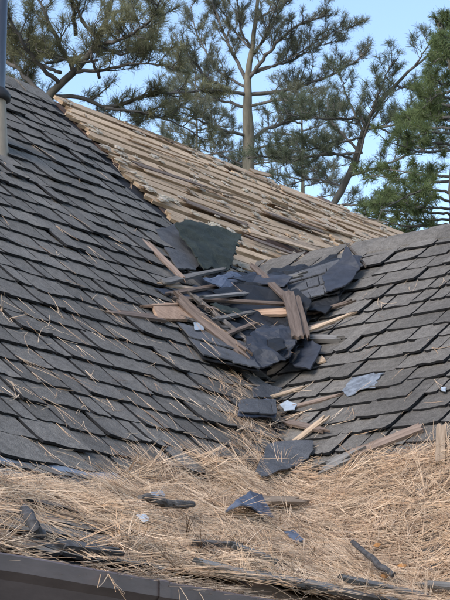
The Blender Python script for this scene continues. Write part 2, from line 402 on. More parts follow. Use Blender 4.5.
# pale shredded fibre tufts caught between the boards
mb = MB()
ICO = bmesh.new(); bmesh.ops.create_icosphere(ICO, subdivisions=2, radius=1)
ICV = np.array([v.co for v in ICO.verts]); ICF = [tuple(v.index for v in f.verts) for f in ICO.faces]; ICO.free()
def tuft_fluff(P, r, n=3):
    for i in range(n):
        c = P+(D1*RNG.normal(0, 1.3)+GM*RNG.normal(0, .7))*r; br = RNG.uniform(.75, 1.1); ph = RNG.uniform(0, 50)
        sc = r*RNG.uniform(.6, 1.1); B = np.stack([D1*1.7, GM*.75, NM*.35])
        dsp = np.array([1+.55*mnoise.noise(Vector(v*2.2)+Vector((ph, 0, 0)))+.35*mnoise.noise(Vector(v*5)+Vector((ph, 7, 0))) for v in ICV])
        mb.add((ICV*dsp[:, None]*sc)@B+c, ICF, (br, br*.97, br*RNG.uniform(.88, .98)))
        for k in range(3):
            d = D1*RNG.normal(0, 1)+GM*RNG.normal(0, .7)+NM*RNG.uniform(-.1, .25); u = unit(np.cross(d, NM))*.0018; q0 = c+NM*sc*.2
            q1 = q0+unit(d)*sc*RNG.uniform(1.2, 2.6); mb.add([q0-u, q0+u, q1+u, q1-u], [(0, 1, 2, 3)], (br, br*.97, br*.92))
for i in range(380):
    s = RNG.uniform(-.35, S_RIDGE); a = RNG.uniform(np.interp(s, [-.3, .4, 1.3], [-.36, -.34, -.18]), 3.4)
    s = round((s*LM-BQ0)/BP-.5)*BP/LM+BQ0/LM+.055+RNG.normal(0, .02) if RNG.random() < .7 else s
    tuft_fluff(wm(a, min(s, S_RIDGE-.02))+NM*.04, RNG.uniform(.006, .021))
for i in range(8):
    s = RNG.uniform(-.1, 1.25); a = np.interp(s, [-.05, .1, .4, .8, 1.3], [-.40, -.38, -.36, -.30, -.18])+abs(RNG.normal(0, .07))
    tuft_fluff(wm(a, s)+NM*.045, RNG.uniform(.014, .034))
o = build('fibre_tufts', mb, M['fluff'], main_roof); o['kind'] = 'stuff'

# ------------------------------------------------------------------ flashing, gutter, flue pipe
mb = MB(); n = 60; vs = []
for i in range(n+1):
    a = A_L+(-1.9-A_L)*i/n; j = RNG.normal(0, .004)
    for (s, h) in ((S_TR+.012, .020+j), (S_TR-.022, .024+j), (S_TR-.055, .016)): vs.append(world(a, s, max(z_main(a, s), z_porch(a, s))+h))
f = []
for i in range(n):
    for k in (0, 1): f.append((i*3+k, i*3+k+1, i*3+k+4, i*3+k+3))
mb.add(vs, f); build('flashing', mb, M['flash'], house)

def gutter_seg(a0, a1, name='gutter'):
    """box gutter: back, floor, sloped front with rolled lip"""
    prof = [(.0, .0), (.0, -.105), (-.085, -.105), (-.105, -.055), (-.122, -.035), (-.122, .004), (-.112, .010), (-.106, .004), (-.115, -.002), (-.115, -.034), (-.098, -.056), (-.080, -.098), (-.006, -.098), (-.006, 0)]
    mb = MB(); N = max(2, int((a1-a0)/.25)); vs = []
    for i in range(N+1):
        a = a0+(a1-a0)*i/N; wob = .003*math.sin(a*3.1)-.030*max(0, min(a+4.79, 2.3))
        for (x, z) in prof: vs.append(world(a, S_GUT-.012+x, zg-.026+z+wob))
    m = len(prof); f = []
    for i in range(N):
        for k in range(m):
            k2 = (k+1) % m; f.append((i*m+k, i*m+k2, (i+1)*m+k2, (i+1)*m+k))
    mb.add(vs, f); return build(name, mb, M['gutter'], house)
AJ = min(np.linspace(-6, -2, 400), key=lambda a: abs(proj(world(a, S_GUT-.134, zg-.03))[0]-163))
gut = gutter_seg(A_L, AJ-.003); gut2 = gutter_seg(AJ+.003, -.6)
gut['label'] = 'brown metal gutter run left of the joint'; gut2['label'] = 'brown metal gutter run right of the joint, buried in needles'
mb = MB(); vs = []
for a in (AJ-.022, AJ+.022):
    for (x, z) in [(.002, -.109), (-.088, -.109), (-.109, -.056), (-.126, -.036), (-.126, .006), (-.112, .014)]: vs.append(world(a, S_GUT-.012+x, zg-.026+z+.003*math.sin(a*3.1)-.030*max(0, a+4.79)))
mb.add(vs, [(k, k+1, 6+k+1, 6+k) for k in range(5)]); build('gutter_joint', mb, M['gutter'], gut2)
mb = MB(); v, f = box_vf(world(A_L, S_GUT-.008, zg-.19), D1*(-.6-A_L), D2*.02, Z*.185); mb.add(v, f); build('fascia', mb, M['fascia'], house)
mb = MB(); v, f = box_vf(world(A_L, S_GUT+.013, zg-.19), D1*(-.6-A_L), D2*.5, Z*.012); mb.add(v, f); build('soffit', mb, M['fascia'], house)

pb = at(-6, 150, 0)
pr = .047
pipe = empty('flue_pipe', pb)
pipe.parent = house; pipe.location = pb-W[house.name]
pipe['label'] = 'grey metal flue pipe with black collar rising through the shingles'
def lathe(name, prof, m, sides=28):
    mb = MB(); vs = []
    for (r, z) in prof:
        for k in range(sides):
            an = 2*math.pi*k/sides; vs.append(pb+np.array([r*math.cos(an), r*math.sin(an), z]))
    f = [(i*sides+k, i*sides+(k+1) % sides, (i+1)*sides+(k+1) % sides, (i+1)*sides+k) for i in range(len(prof)-1) for k in range(sides)]
    f.append(tuple((len(prof)-1)*sides+k for k in range(sides)))
    mb.add(vs, f); o = build(name, mb, m, pipe); 
    o.data.polygons.foreach_set('use_smooth', [True]*(len(o.data.polygons)-1)+[False]); return o
ppm = F_PX/np.linalg.norm(pb-CAM)
h1 = (150-92)/ppm
lathe('sleeve', [(.075, -.12), (.071, .0), (.064, .06), (.052, h1-.02), (.052, h1)], M['sleeve'])
lathe('collar', [(.055, h1-.035), (.074, h1-.03), (.076, h1-.005), (.066, h1+.01), (.048, h1+.03)], M['rubber'])
lathe('pipe', [(pr, h1), (pr, h1+.9), (pr*.96, h1+.9)], M['pipe'])
# ------------------------------------------------------------------ torn-off debris
def sheet(name, label, cat, pts, m, th=.006, amp=.008, cuts=3, rag=.006, parent=None, group=None, zf=z_roof, bend=0.0, seed=0):
    """torn sheet lying on the roof: outline (photo pixel, height above the roof), own thickness"""
    P = [at(x, y, h, zf) for (x, y, h) in pts]
    return sheet3(name, label, cat, P, m, th, amp, cuts, rag, parent, group, bend, seed)
def sheet3(name, label, cat, P, m, th=.006, amp=.008, cuts=3, rag=.006, parent=None, group=None, bend=0.0, seed=0):
    P = [np.asarray(p, float) for p in P]; c = np.mean(P, 0)
    # best-fit normal
    u_, s_, vt = np.linalg.svd(np.array(P)-c); n = vt[2]; n = n*np.sign(n@(CAM-c) or 1); ax = vt[0]; ay = np.cross(n, ax)
    bm = bmesh.new()
    vs = [bm.verts.new(Vector(p-c)) for p in P]; bm.faces.new(vs)
    bmesh.ops.triangulate(bm, faces=bm.faces[:])
    for _ in range(cuts):
        bmesh.ops.subdivide_edges(bm, edges=[e for e in bm.edges if e.calc_length() > .03], cuts=1, use_grid_fill=True)
        bmesh.ops.triangulate(bm, faces=[f for f in bm.faces if len(f.verts) > 3])
    bm.normal_update()
    bset = {v for e in bm.edges if e.is_boundary for v in e.verts}
    span = max(abs((np.array(v.co)@ax)) for v in bm.verts)+1e-6
    off = Vector((seed*3.1+c[0], c[1], c[2]))
    for v in bm.verts:
        k = mnoise.noise(v.co*9+off)*amp+mnoise.noise(v.co*28+off)*amp*.35
        t = (np.array(v.co)@ax)/span
        k += bend*(1-t*t)
        d = n*k
        if v in bset: d = d+ax*RNG.normal(0, rag*.6)+ay*RNG.normal(0, rag*.6)
        v.co += Vector(d)
    if bm.faces and sum(f.normal.dot(Vector(n)) for f in bm.faces) < 0: bmesh.ops.reverse_faces(bm, faces=bm.faces[:])
    ret = bmesh.ops.solidify(bm, geom=bm.faces[:], thickness=th)
    bm.normal_update()
    me = bpy.data.meshes.new(name); bm.to_mesh(me); bm.free(); me.materials.append(m)
    o = bpy.data.objects.new(name, me); col.objects.link(o); put(o, c, parent)
    if label and parent is None: tag(o, label, cat, group)
    return o
def shingled(name, label, quad, rows, cols, m_base, m_tab, lift=.007, group=None):
    """torn roofing strip with its own courses of tabs; quad = 4 (x,y,h): top-left, top-right, bottom-right, bottom-left"""
    P = [at(*q_) for q_ in quad]
    base = sheet3(name, label, 'roofing sheet', P, m_base, .006, .006, 3, .004, None, group)
    n = unit(np.cross(P[1]-P[0], P[3]-P[0])); n = n*np.sign(n@(CAM-P[0]))
    def bl(u, v): return (P[0]*(1-u)+P[1]*u)*(1-v)+(P[3]*(1-u)+P[2]*u)*v
    for r in range(rows):
        u = 0.0
        while u < .97:
            du = RNG.uniform(.7, 1.5)/cols; u1 = min(1, u+du); v0 = max(0, (r-.12)/rows); v1 = min(1.03, (r+1)/rows+RNG.normal(0, .02))
            q4 = [bl(u, v0)+n*(lift*.6), bl(u1-.012, v0)+n*(lift*.6), bl(u1-.012, v1)+n*(lift+.008), bl(u, v1)+n*(lift+.008)]
            sheet3('tab', None, None, q4, m_tab, .006, .003, 2, .003, base)
            u = u1
    return base
def stick_board(name, label, p, q_, width, th, m, cat='board', ndir=None, jag=.028, bow=0.0, taper=1.0, zf=z_roof, group=None, roll=0.0, seg=6):
    A = at(*p, zf=zf); B = at(*q_, zf=zf); ax = unit(B-A); view = unit(CAM-(A+B)/2)
    nd = unit(Z*.6+view*.6) if ndir is None else ndir
    nd = unit(nd-ax*(nd@ax)); wd = np.cross(ax, nd)
    wd2 = wd*math.cos(roll)+nd*math.sin(roll)
    o = plank(name, A, B, wd2, width, th, nd, m, jag=jag, bow=bow, taper=taper, seg=seg, nw=7)
    return tag(o, label, cat, group)
# --- the heap in the valley, from the bottom layer up
shingled('roofing_sheet', 'grey shingle strip sagging over the left foot of the debris heap', [(176, 322, .03), (247, 344, .10), (259, 371, .12), (203, 358, .05)], 2, 3, M['black'], M['slate'])
sheet('roofing_sheet', 'broad black felt sheet lying deepest under the debris heap', 'roofing sheet', [(190, 275, .02), (300, 272, .03), (318, 300, .05), (300, 345, .06), (245, 352, .05), (200, 330, .03)], M['black'], amp=.03)
sheet('roofing_sheet', 'flat blue-grey shingle between tan board and dark planks, left', 'roofing sheet', [(155, 289, .03), (196, 286, .06), (222, 294, .08), (216, 303, .07), (178, 300, .04)], M['navy'])
sheet('roofing_sheet', 'grey shingle sheet lying on the slope left of the green sheet', 'roofing sheet', [(156, 230, .03), (180, 222, .05), (201, 262, .07), (196, 270, .06), (178, 268, .05), (165, 248, .04)], M['slate'], amp=.01)
sheet('roofing_sheet', 'large dark green sheet standing up at the top of the heap', 'roofing sheet', [(176, 223, .14), (190, 219, .16), (205, 221, .18), (241, 236, .20), (234, 256, .16), (228, 270, .12), (204, 267, .10), (193, 252, .11), (184, 238, .12)], M['green'], .008, .018, 4, .010)
stick_board('board', 'thin pinkish lath pointing up left beside the green sheet', (147, 242, .04), (182, 277, .09), .026, .012, M['oldwood'])
stick_board('board', 'grey weathered shake lying below the green sheet', (163, 281, .07), (223, 268, .12), .06, .012, M['greywood'], taper=.4)
stick_board('board', 'pale splintered lath under the grey weathered shake', (166, 284, .05), (196, 288, .07), .03, .01, M['splinter'], jag=.025)
sheet('roofing_sheet', 'blue-sheened bent shingle under the green sheet', 'roofing sheet', [(203, 279, .13), (232, 272, .16), (258, 276, .17), (252, 290, .14), (225, 288, .13)], M['blue'], amp=.016)
sheet('roofing_sheet', 'long black shingle strip across the middle of the heap', 'roofing sheet', [(212, 290, .12), (240, 283, .16), (285, 279, .18), (290, 290, .15), (262, 303, .13), (228, 298, .11)], M['black'], amp=.02)
sheet('roofing_sheet', 'narrow navy felt strip above the black shingle strip', 'roofing sheet', [(228, 277, .17), (262, 271, .19), (292, 276, .19), (284, 285, .18), (250, 284, .175)], M['navy'], amp=.02)
stick_board('board', 'pinkish grey board sticking out left of the heap', (106, 310, .03), (160, 317, .05), .045, .014, M['oldwood'], taper=1.2)
sheet('board', 'wide orange-tan board on the left side of the heap', 'board', [(152, 303, .055), (181, 303, .07), (202, 320, .075), (158, 318, .05)], M['tan'], .014, .002, 2, .003)
stick_board('board', 'thin tan edge strip above the wide orange-tan board', (146, 305, .05), (186, 303, .085), .012, .01, M['tan'])
stick_board('board', 'long brown plank slanting down across the left of the heap', (179, 297, .11), (246, 353, .13), .05, .022, M['brownwood'], bow=-.01)
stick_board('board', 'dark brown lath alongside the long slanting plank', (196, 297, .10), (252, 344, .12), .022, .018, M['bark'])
sheet('scrap', 'small pale blue scrap beneath the long slanting plank', 'scrap', [(194, 323, .07), (203, 322, .075), (204, 330, .075), (195, 330, .07)], M['film'], .003, .003, 2, .002)
sheet('roofing_sheet', 'teal-grey shingle corner peeking from the middle of the heap', 'roofing sheet', [(210, 303, .12), (236, 308, .13), (246, 316, .13), (222, 312, .115)], M['green'], amp=.01)
stick_board('board', 'brown board running through the middle of the heap', (205, 306, .115), (262, 316, .13), .03, .014, M['oldwood'])
stick_board('board', 'grey lath crossing low in the middle of the heap', (216, 318, .11), (268, 308, .15), .026, .012, M['greywood'])
stick_board('board', 'short tan board end below the black shingle strip', (255, 312, .15), (287, 311, .16), .045, .016, M['tan'], jag=.02)
stick_board('board', 'dark brown slat in the middle of the heap', (222, 326, .10), (262, 328, .12), .03, .014, M['bark'])
sheet('roofing_sheet', 'dark shingle flap hanging behind the upright brown plank', 'roofing sheet', [(258, 292, .14), (296, 287, .17), (312, 303, .15), (300, 322, .12), (268, 318, .12)], M['black'], amp=.02)
sheet('roofing_sheet', 'black shingle scrap tucked over the grey strip, lower left', 'roofing sheet', [(226, 318, .10), (246, 326, .12), (250, 340, .12), (236, 338, .10)], M['black'], amp=.012)
shingled('roofing_sheet', 'large torn grey shingle sheet flopped over the wing ridge', [(281, 278, .10), (341, 259, .09), (339, 292, .09), (299, 303, .12)], 3, 3, M['black'], M['slate'])
sheet('roofing_sheet', 'pointed navy felt flap rising at the right end of the heap', 'roofing sheet', [(322, 276, .13), (337, 262, .14), (347, 246, .17), (353, 254, .15), (361, 257, .11), (360, 268, .09), (345, 286, .11), (326, 291, .13)], M['navy'], .006, .012, 3, .006)
stick_board('board', 'short dark lath propped at the peak of the navy flap', (348, 245, .17), (363, 262, .08), .012, .01, M['bark'])
sheet('roofing_sheet', 'rumpled black felt bunched under the flopped grey shingle sheet', 'roofing sheet', [(266, 272, .08), (300, 266, .07), (336, 257, .06), (346, 270, .06), (342, 292, .06), (326, 313, .07), (298, 309, .09), (276, 296, .09)], M['black'], .006, .03, 3, .012)
sheet('roofing_sheet', 'black felt scrap curling out below the pointed navy flap', 'roofing sheet', [(308, 300, .09), (330, 288, .10), (346, 284, .08), (336, 302, .06), (322, 314, .06)], M['black'], .006, .02, 3, .01)
sheet('roofing_sheet', 'crumpled black felt behind the round navy sheet', 'roofing sheet', [(240, 330, .10), (256, 316, .13), (284, 314, .15), (300, 322, .14), (302, 345, .12), (270, 350, .10), (246, 348, .09)], M['black'], .006, .03, 3, .012)
sheet('roofing_sheet', 'crumpled round navy felt sheet at the front of the heap', 'roofing sheet', [(245, 347, .13), (255, 333, .16), (273, 323, .18), (288, 327, .18), (295, 343, .17), (287, 362, .13), (264, 370, .10), (248, 361, .11)], M['navy'], .007, .034, 4, .010, bend=.02)
sheet('roofing_sheet', 'small dark shingle on top of the round navy sheet', 'roofing sheet', [(266, 340, .20), (282, 337, .21), (286, 347, .205), (272, 353, .19)], M['black'], amp=.008)
sheet('roofing_sheet', 'square navy shingle right of the round navy sheet', 'roofing sheet', [(296, 338, .12), (322, 344, .09), (311, 369, .07), (288, 364, .09)], M['navy'], .007, .01)
sheet('roofing_sheet', 'thin black curl between the two navy sheets', 'roofing sheet', [(288, 324, .15), (297, 334, .15), (298, 356, .12), (292, 362, .11), (291, 342, .15)], M['black'], amp=.01)
stick_board('board', 'pale grey board leaning across the top of the heap', (252, 264, .19), (288, 299, .20), .034, .012, M['oldwood'])
stick_board('board', 'upright pinkish brown plank at the centre of the heap', (288, 291, .22), (298, 336, .19), .054, .016, M['oldwood'], jag=.012)
stick_board('board', 'second brown plank close behind the upright one', (297, 298, .19), (306, 334, .15), .036, .014, M['oldwood'])
stick_board('board', 'pale thin stick pointing right from the heap', (304, 331, .11), (351, 313, .06), .022, .012, M['splinter'], taper=.5)
stick_board('board', 'second thin stick below the pale stick, right of heap', (300, 329, .10), (334, 321, .05), .018, .01, M['oldwood'])
stick_board('board', 'short grey block end right of the square navy shingle', (309, 336, .07), (337, 337, .05), .04, .024, M['greywood'])
sheet('scrap', 'small orange-pink chip beside the square navy shingle', 'scrap', [(314, 358, .05), (322, 355, .05), (326, 360, .045), (317, 363, .045)], M['splinter'], .008, .003, 1, .002)
for (p, q_, wd, m, lb) in [((168, 293, .05), (226, 283, .11), .03, 'oldwood', 'weathered lath between the blue-grey shingle and the blue-sheened shingle'),
                        ((176, 297, .06), (232, 300, .12), .022, 'oldwood', 'thin brown lath under the top of the long slanting plank'),
                        ((205, 296, .13), (262, 291, .18), .024, 'greywood', 'grey lath over the long black shingle strip'),
                        ((232, 300, .15), (284, 303, .18), .020, 'oldwood', 'narrow brown lath left of the upright plank'),
                        ((224, 334, .11), (256, 322, .16), .024, 'oldwood', 'brown lath ending at the round navy sheet'),
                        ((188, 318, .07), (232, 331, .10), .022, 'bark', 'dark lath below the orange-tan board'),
                        ((258, 285, .19), (300, 274, .17), .022, 'greywood', 'grey lath left of the flopped grey shingle sheet'),
                        ((312, 312, .07), (346, 302, .05), .02, 'oldwood', 'brown lath under the flopped shingle sheet edge')]:
    stick_board('board', lb, p, q_, wd, .012, M[m], jag=.02)
# --- pieces further down the valley
sheet('roofing_sheet', 'dark shingle scrap in the valley below the heap', 'roofing sheet', [(252, 388, .05), (264, 384, .06), (282, 388, .06), (276, 397, .05), (254, 397, .045)], M['slate'], amp=.008)
shingled('roofing_sheet', 'two-tab grey shingle piece in the valley needles', [(240, 400, .06), (275, 400, .08), (276, 417, .08), (238, 415, .05)], 1, 2, M['blue'], M['slate'])
sheet('scrap', 'pale blue plastic scrap in the valley', 'scrap', [(280, 405, .05), (287, 400, .06), (297, 402, .05), (295, 410, .05), (284, 411, .05)], M['film'], .004, .012, 3, .004)
stick_board('board', 'slim brown lath right of the pale blue scrap', (293, 406, .045), (333, 396, .03), .020, .012, M['oldwood'])
stick_board('board', 'pale lath end above the two-tab shingle piece', (272, 396, .05), (303, 387, .03), .018, .01, M['splinter'])
stick_board('board', 'flat pinkish board of the crossed pair in the valley', (288, 421, .05), (323, 429, .05), .036, .012, M['oldwood'], taper=.8)
stick_board('board', 'tan lath of the crossed pair, pointing up right', (294, 441, .05), (325, 417, .065), .024, .012, M['splinter'])
sheet('roofing_sheet', 'three-cornered dark shingle sheet at the foot of the valley', 'roofing sheet', [(256, 470, .085), (268, 444, .07), (290, 441, .05), (313, 441, .05), (313, 452, .06), (296, 466, .09), (262, 476, .095)], M['slate'], .006, .008, 3, .004)
sheet('scrap', 'pale blue foil edge under the three-cornered shingle sheet', 'scrap', [(268, 471, .055), (297, 464, .055), (306, 457, .05), (303, 465, .045), (280, 473, .045)], M['film'], .003, .004, 2, .003)
stick_board('board', 'long reddish board on the wing roof above the needles', (344, 456, .055), (421, 426, .055), .042, .018, M['oldwood'], jag=.006)
stick_board('board', 'dark grey board end continuing the long reddish board', (322, 467, .055), (347, 456, .06), .05, .02, M['greywood'])
stick_board('board', 'short pale stake standing in the needles at the right edge', (441, 424, .10), (440, 462, .05), .036, .014, M['splinter'], jag=.006)
sheet('scrap', 'pale smear stain on the wing shingles, built as a thin sheet', 'scrap', [(343, 390, .036), (352, 378, .038), (372, 373, .037), (384, 373, .036), (376, 381, .038), (374, 388, .037), (358, 390, .037), (348, 397, .030)], M['smear'], .003, .004, 3, .007)  # thin sheet added in place of a flat stain
sheet('scrap', 'small white scrap on the wing shingles at right edge', 'scrap', [(441, 387, .04), (446, 387, .04), (446, 391, .04), (441, 391, .04)], M['film'], .004, .003, 2, .003)
# ------------------------------------------------------------------ needle litter
CT = []
def ct(x, y, d_):
    P = at(x, y); a, s = a_s(P); CT.append((a, s, d_))
EDGE = [(-60, 461), (0, 473), (50, 484), (96, 493), (125, 487), (160, 474), (220, 464), (255, 462), (290, 468), (350, 466), (400, 454), (450, 441), (490, 431)]
for (x, y) in EDGE: ct(x, y, 0.0)
NEDGE = len(CT)
for (x, y) in EDGE: ct(x, y-14, -.06); ct(x, y-32, -.12)
for (x, y) in EDGE[4:]: ct(x, y+16, .035)
for x in range(-80, 520, 40):
    for y, d_ in ((505, .03), (530, .04), (555, .035), (580, .03), (605, .03)):
        if y < 545+x*.14 or x > 230: ct(x, y, d_+.012*math.sin(x*.05+y))
for (x, y) in [(245, 435), (262, 430), (240, 415)]: ct(x, y, -.01)
for (x, y) in [(12, 538), (30, 541), (55, 543), (80, 545), (100, 547), (48, 528), (72, 531)]: ct(x, y, -.05)
CT = np.array(CT)
def heap_c(a, s):
    d2 = (CT[:, 0]-a)**2+((CT[:, 1]-s)*1.2)**2+.0016
    w_ = d2**-2.0; c = (w_@CT[:, 2])/w_.sum()
    return c+.013*mnoise.noise(Vector((a*5, s*6, 0)))+.008*mnoise.noise(Vector((a*14, s*16, 3)))
KS = .045
def z_soft(a, s):
    z = [z_main(a, s), z_wing(a, s), z_porch(a, s) if s > S_GUT-.04 else -9.0]; m_ = max(z)
    return m_+KS*math.log(sum(math.exp((q_-m_)/KS) for q_ in z))
def z_heap(a, s): return z_soft(a, s)+heap_c(a, s)
def z_low(a, s): return max(z_main(a, s), z_wing(a, s), z_porch(a, s) if s > S_GUT-.04 else -9.0)
def z_top(a, s): return max(z_roof(a, s), z_heap(a, s) if -.9 > s > -3.5 else -9)
litter = MB()
na, ns = 190, 84; aa = np.linspace(-6.4, -.7, na); ss = np.linspace(-3.38, -.95, ns)
grid = np.array([[world(a, s, z_heap(a, s)-.020) for s in ss] for a in aa]).reshape(-1, 3)
ff = []
vis = np.array([[z_heap(a, s) > z_low(a, s)-.01 and z_low(a, s) > 2 and (s > S_GUT-.03 or z_wing(a, s) > z_porch(a, s)) for s in ss] for a in aa])
for i in range(na-1):
    for j in range(ns-1):
        if vis[i, j] or vis[i+1, j+1]: ff.append((i*ns+j, (i+1)*ns+j, (i+1)*ns+j+1, i*ns+j+1))
litter.add(grid, ff, (.24, .20, .18))  # bed colour darkened to paint the shade in gaps between needles
COLS = [(1.0, .96, .92), (1.1, 1.02, .94), (.82, .72, .64), (1.25, 1.22, 1.18), (.98, .84, .70), (.62, .52, .46), (1.4, 1.4, 1.4), (.40, .33, .30)]
def needle(mb, P, d, n, L, w_, curve, c, nseg=3):
    d = unit(d); sd = unit(np.cross(d, n)); nn = np.cross(sd, d); vs = []
    for i in range(nseg+1):
        t = i/nseg; k = curve*L*(t*t); wv = w_*(1-.55*t)/2
        p = P+d*L*t+sd*k
        vs += [p-sd*wv, p+sd*wv, p+nn*wv*.9]
    f = []
    for i in range(nseg):
        b = 3*i
        f += [(b+0, b+3, b+5, b+2), (b+2, b+5, b+4, b+1)]
    mb.add(vs, f, c)
def fascicle(mb, P, d, n, L, k=None, w_=.0024, dark=1.0, spread=.10):
    c = np.array(COLS[RNG.choice(8, p=[.22, .18, .16, .12, .12, .08, .06, .06])])*RNG.uniform(.8, 1.1)*dark
    k = k or RNG.integers(2, 4)
    for i in range(k): needle(mb, P, unit(d)+RNG.normal(0, spread, 3), n, L*RNG.uniform(.85, 1.05), w_*RNG.uniform(.8, 1.2), RNG.normal(0, .22), c)
def normal_at(zf, a, s, e=.02):
    ga = (zf(a+e, s)-zf(a-e, s))/(2*e); gs = (zf(a, s+e)-zf(a, s-e))/(2*e)
    return unit(Z-D1*ga-D2*gs)
cnt = 0
for _ in range(60000):
    if cnt >= 21000: break
    a = RNG.uniform(-6.2, -.8); s = RNG.uniform(-3.35, -1.15)
    if s < S_GUT-.04 and z_wing(a, s) < z_porch(a, s): continue
    zh = z_heap(a, s); zo = z_low(a, s)
    if zh < zo+.010: continue
    cl = mnoise.noise(Vector((a*7, s*8, 5.)))
    P = world(a, s, zh); x, y = proj(P)
    if not (-130 < x < 570): continue
    if x < 112 and y < 477+x*.19: continue
    if ((x-60)/55)**2+((y-537)/9)**2 < 1 and RNG.random() < .82: continue
    if ((x-290)/70)**2+((y-576-(x-290)*.15)/8)**2 < 1 and RNG.random() < .6: continue
    n = normal_at(z_heap, a, s)
    right = RNG.random() < np.clip((x-180)/160, 0, 1)
    fl = mnoise.noise(Vector((a*3.2, s*4.0, 9.)))*1.6; ph = RNG.normal(fl*.8, .42) if not right else RNG.normal(fl*2.2, .75)
    th_ = ph+(math.pi if RNG.random() < .5 else 0)
    # mostly lying across the view on the left, tangled on the right
    d = (D1*.75-D2*.35)*math.cos(th_)+(D2+Z*TP)*math.sin(th_)*.9
    d = d-n*(d@n)+n*RNG.normal(.03, .12 if RNG.random() < .93 else .3)
    dark = RNG.choice([1.08, .74, .5], p=[.7, .2, .1])*(1+.5*cl)
    lift = RNG.uniform(-.004, .014)
    L_ = RNG.uniform(.05, .21)
    tip = P+unit(d)*L_; ta_, ts_ = a_s(tip); zt_ = z_top(ta_, ts_) if ts_ > S_GUT-.05 or z_wing(ta_, ts_) > z_porch(ta_, ts_) else zg+.01
    if tip[2] < zt_+.003: d = unit(d)*L_+Z*(zt_+.006-tip[2])
    fascicle(litter, P+n*lift, d, n, L_, dark=dark, w_=RNG.uniform(.0017, .0032), spread=.055); cnt += 1
# tufts of needles poking up along the upper margin of the litter
for i in range(240):
    k = RNG.integers(4, NEDGE-1); a, s, c0 = CT[k]; k2 = k+1; t = RNG.random(); a = a*(1-t)+CT[k2, 0]*t+RNG.normal(0, .02); s = s*(1-t)+CT[k2, 1]*t+RNG.normal(.01, .05)
    P = world(a, s, z_top(a, s)+.004); n = normal_at(z_roof, a, s); d = RNG.normal(0, 1, 3); d = unit(d-n*(d@n))+n*RNG.uniform(.0, .25)
    fascicle(litter, P, d, n, RNG.uniform(.07, .13), w_=.0026)
# needles washed into the valley
VAL = [(232, 392), (240, 410), (245, 425), (242, 432), (262, 425), (270, 432), (280, 420), (250, 440), (240, 447), (285, 455), (238, 380), (264, 408)]
for (x, y) in VAL:
    for i in range(38):
        P = at(x+RNG.normal(0, 8), y+RNG.normal(0, 6), RNG.uniform(.01, .045)); a, s = a_s(P); n = normal_at(z_roof, a, s)
        d = RNG.normal(0, 1, 3); d = d-n*(d@n)+n*RNG.normal(.04, .12)
        fascicle(litter, P, d, n, RNG.uniform(.06, .12), dark=RNG.choice([1, .75]))
for i in range(1500):
    a = RNG.uniform(-5.2, -2.6); k_ = 1 if a > AJ-.1 else .35
    if RNG.random() > k_: continue
    dz = -.030*max(0, min(a+4.79, 2.3)); P = world(a, S_GUT-RNG.uniform(.02, .11), zg-.026+dz+RNG.uniform(-.01, .022))
    fascicle(litter, P, D1*RNG.choice([-1, 1])+D2*RNG.normal(0, .13)+Z*RNG.normal(.03, .04), Z, RNG.uniform(.08, .18), dark=RNG.choice([1, .7]))
for (x, y) in [(104, 573), (112, 574), (108, 574), (230, 592), (180, 582), (200, 586)]:
    a = min(np.linspace(-6, -2, 300), key=lambda a: abs(proj(world(a, S_GUT-.134, zg-.03))[0]-x)); P = world(a, S_GUT-.12, zg-.015-.030*max(0, a+4.79))
    for k_ in range(2): fascicle(litter, P, -D2*.5-D1*RNG.uniform(-.3, .5)-Z*RNG.uniform(.4, 1.0), Z, RNG.uniform(.08, .13), k=1, w_=.003)
o = build('needle_litter', litter, M['needle'], origin=world(-3, -2.3, z_porch(-3, -2.3)))
tag(o, 'thick tan mat of fallen pine needles heaped along the eave', 'pine needles', kind='stuff')
# loose needles on the shingles and on the heap
loose = MB()
def strew(n_, x0, x1, y0, y1, h, w_=.0022):
    for i in range(n_):
        x, y = RNG.uniform(x0, x1), RNG.uniform(y0, y1); P = at(x, y, h); a, s = a_s(P); n = normal_at(z_roof, a, s)
        g_ = GM if z_main(a, s) > z_wing(a, s) else GW
        u_ = D1 if g_ is GM else D2
        an = RNG.normal(0, .75)+(0 if RNG.random() < .8 else 1.4)
        d = -g_*math.cos(an)+u_*math.sin(an)+n*RNG.uniform(-.02, .05)
        fascicle(loose, P, d, n, RNG.uniform(.07, .17), k=RNG.integers(1, 3), w_=w_, dark=1.2, spread=.05)
strew(140, 0, 210, 290, 470, .034); strew(30, 0, 150, 130, 300, .034); strew(28, 120, 240, 380, 450, .036)
strew(26, 300, 450, 380, 455, .034); strew(16, 360, 450, 260, 380, .034); strew(30, 190, 300, 290, 350, .16)
for (x, y) in [(62, 316), (2, 312), (10, 318)]:
    for i in range(5): P = at(x, y, .035); fascicle(loose, P, RNG.normal(0, 1, 3), NM, RNG.uniform(.05, .09))
o = build('loose_needles', loose, M['needle']); tag(o, 'single dry pine needles strewn over the shingles', 'pine needles', kind='stuff')

# ------------------------------------------------------------------ things lying in the litter
def log(name, label, cat, pts, rad, m, h=.03, sides=9, wob=.05, zf=None):
    P = [at(x, y, h+e+.02, zf or z_top) for (x, y, e) in pts]
    P = np.array(P); t = np.linspace(0, 1, len(P)); tt = np.linspace(0, 1, 14)
    Q = np.stack([np.interp(tt, t, P[:, k]) for k in range(3)], 1)+RNG.normal(0, .0025, (14, 3))
    rr = np.interp(tt, np.linspace(0, 1, len(rad)), rad)
    mb = MB(); tube(mb, Q, rr, sides, wob=wob); return tag(build(name, mb, m), label, cat)
log('stick', 'charred bent stick end poking from needles near the left edge', 'stick', [(26, 509, .03), (29, 518, .025), (34, 528, .012), (42, 535, -.005)], [.014, .015, .015, .013], M['char'])
log('stick', 'long straight dark stick lying in the needles at lower right', 'stick', [(352, 542, .02), (366, 554, .02), (380, 565, .015), (395, 575, .005)], [.0085, .010, .011, .009], M['char'])
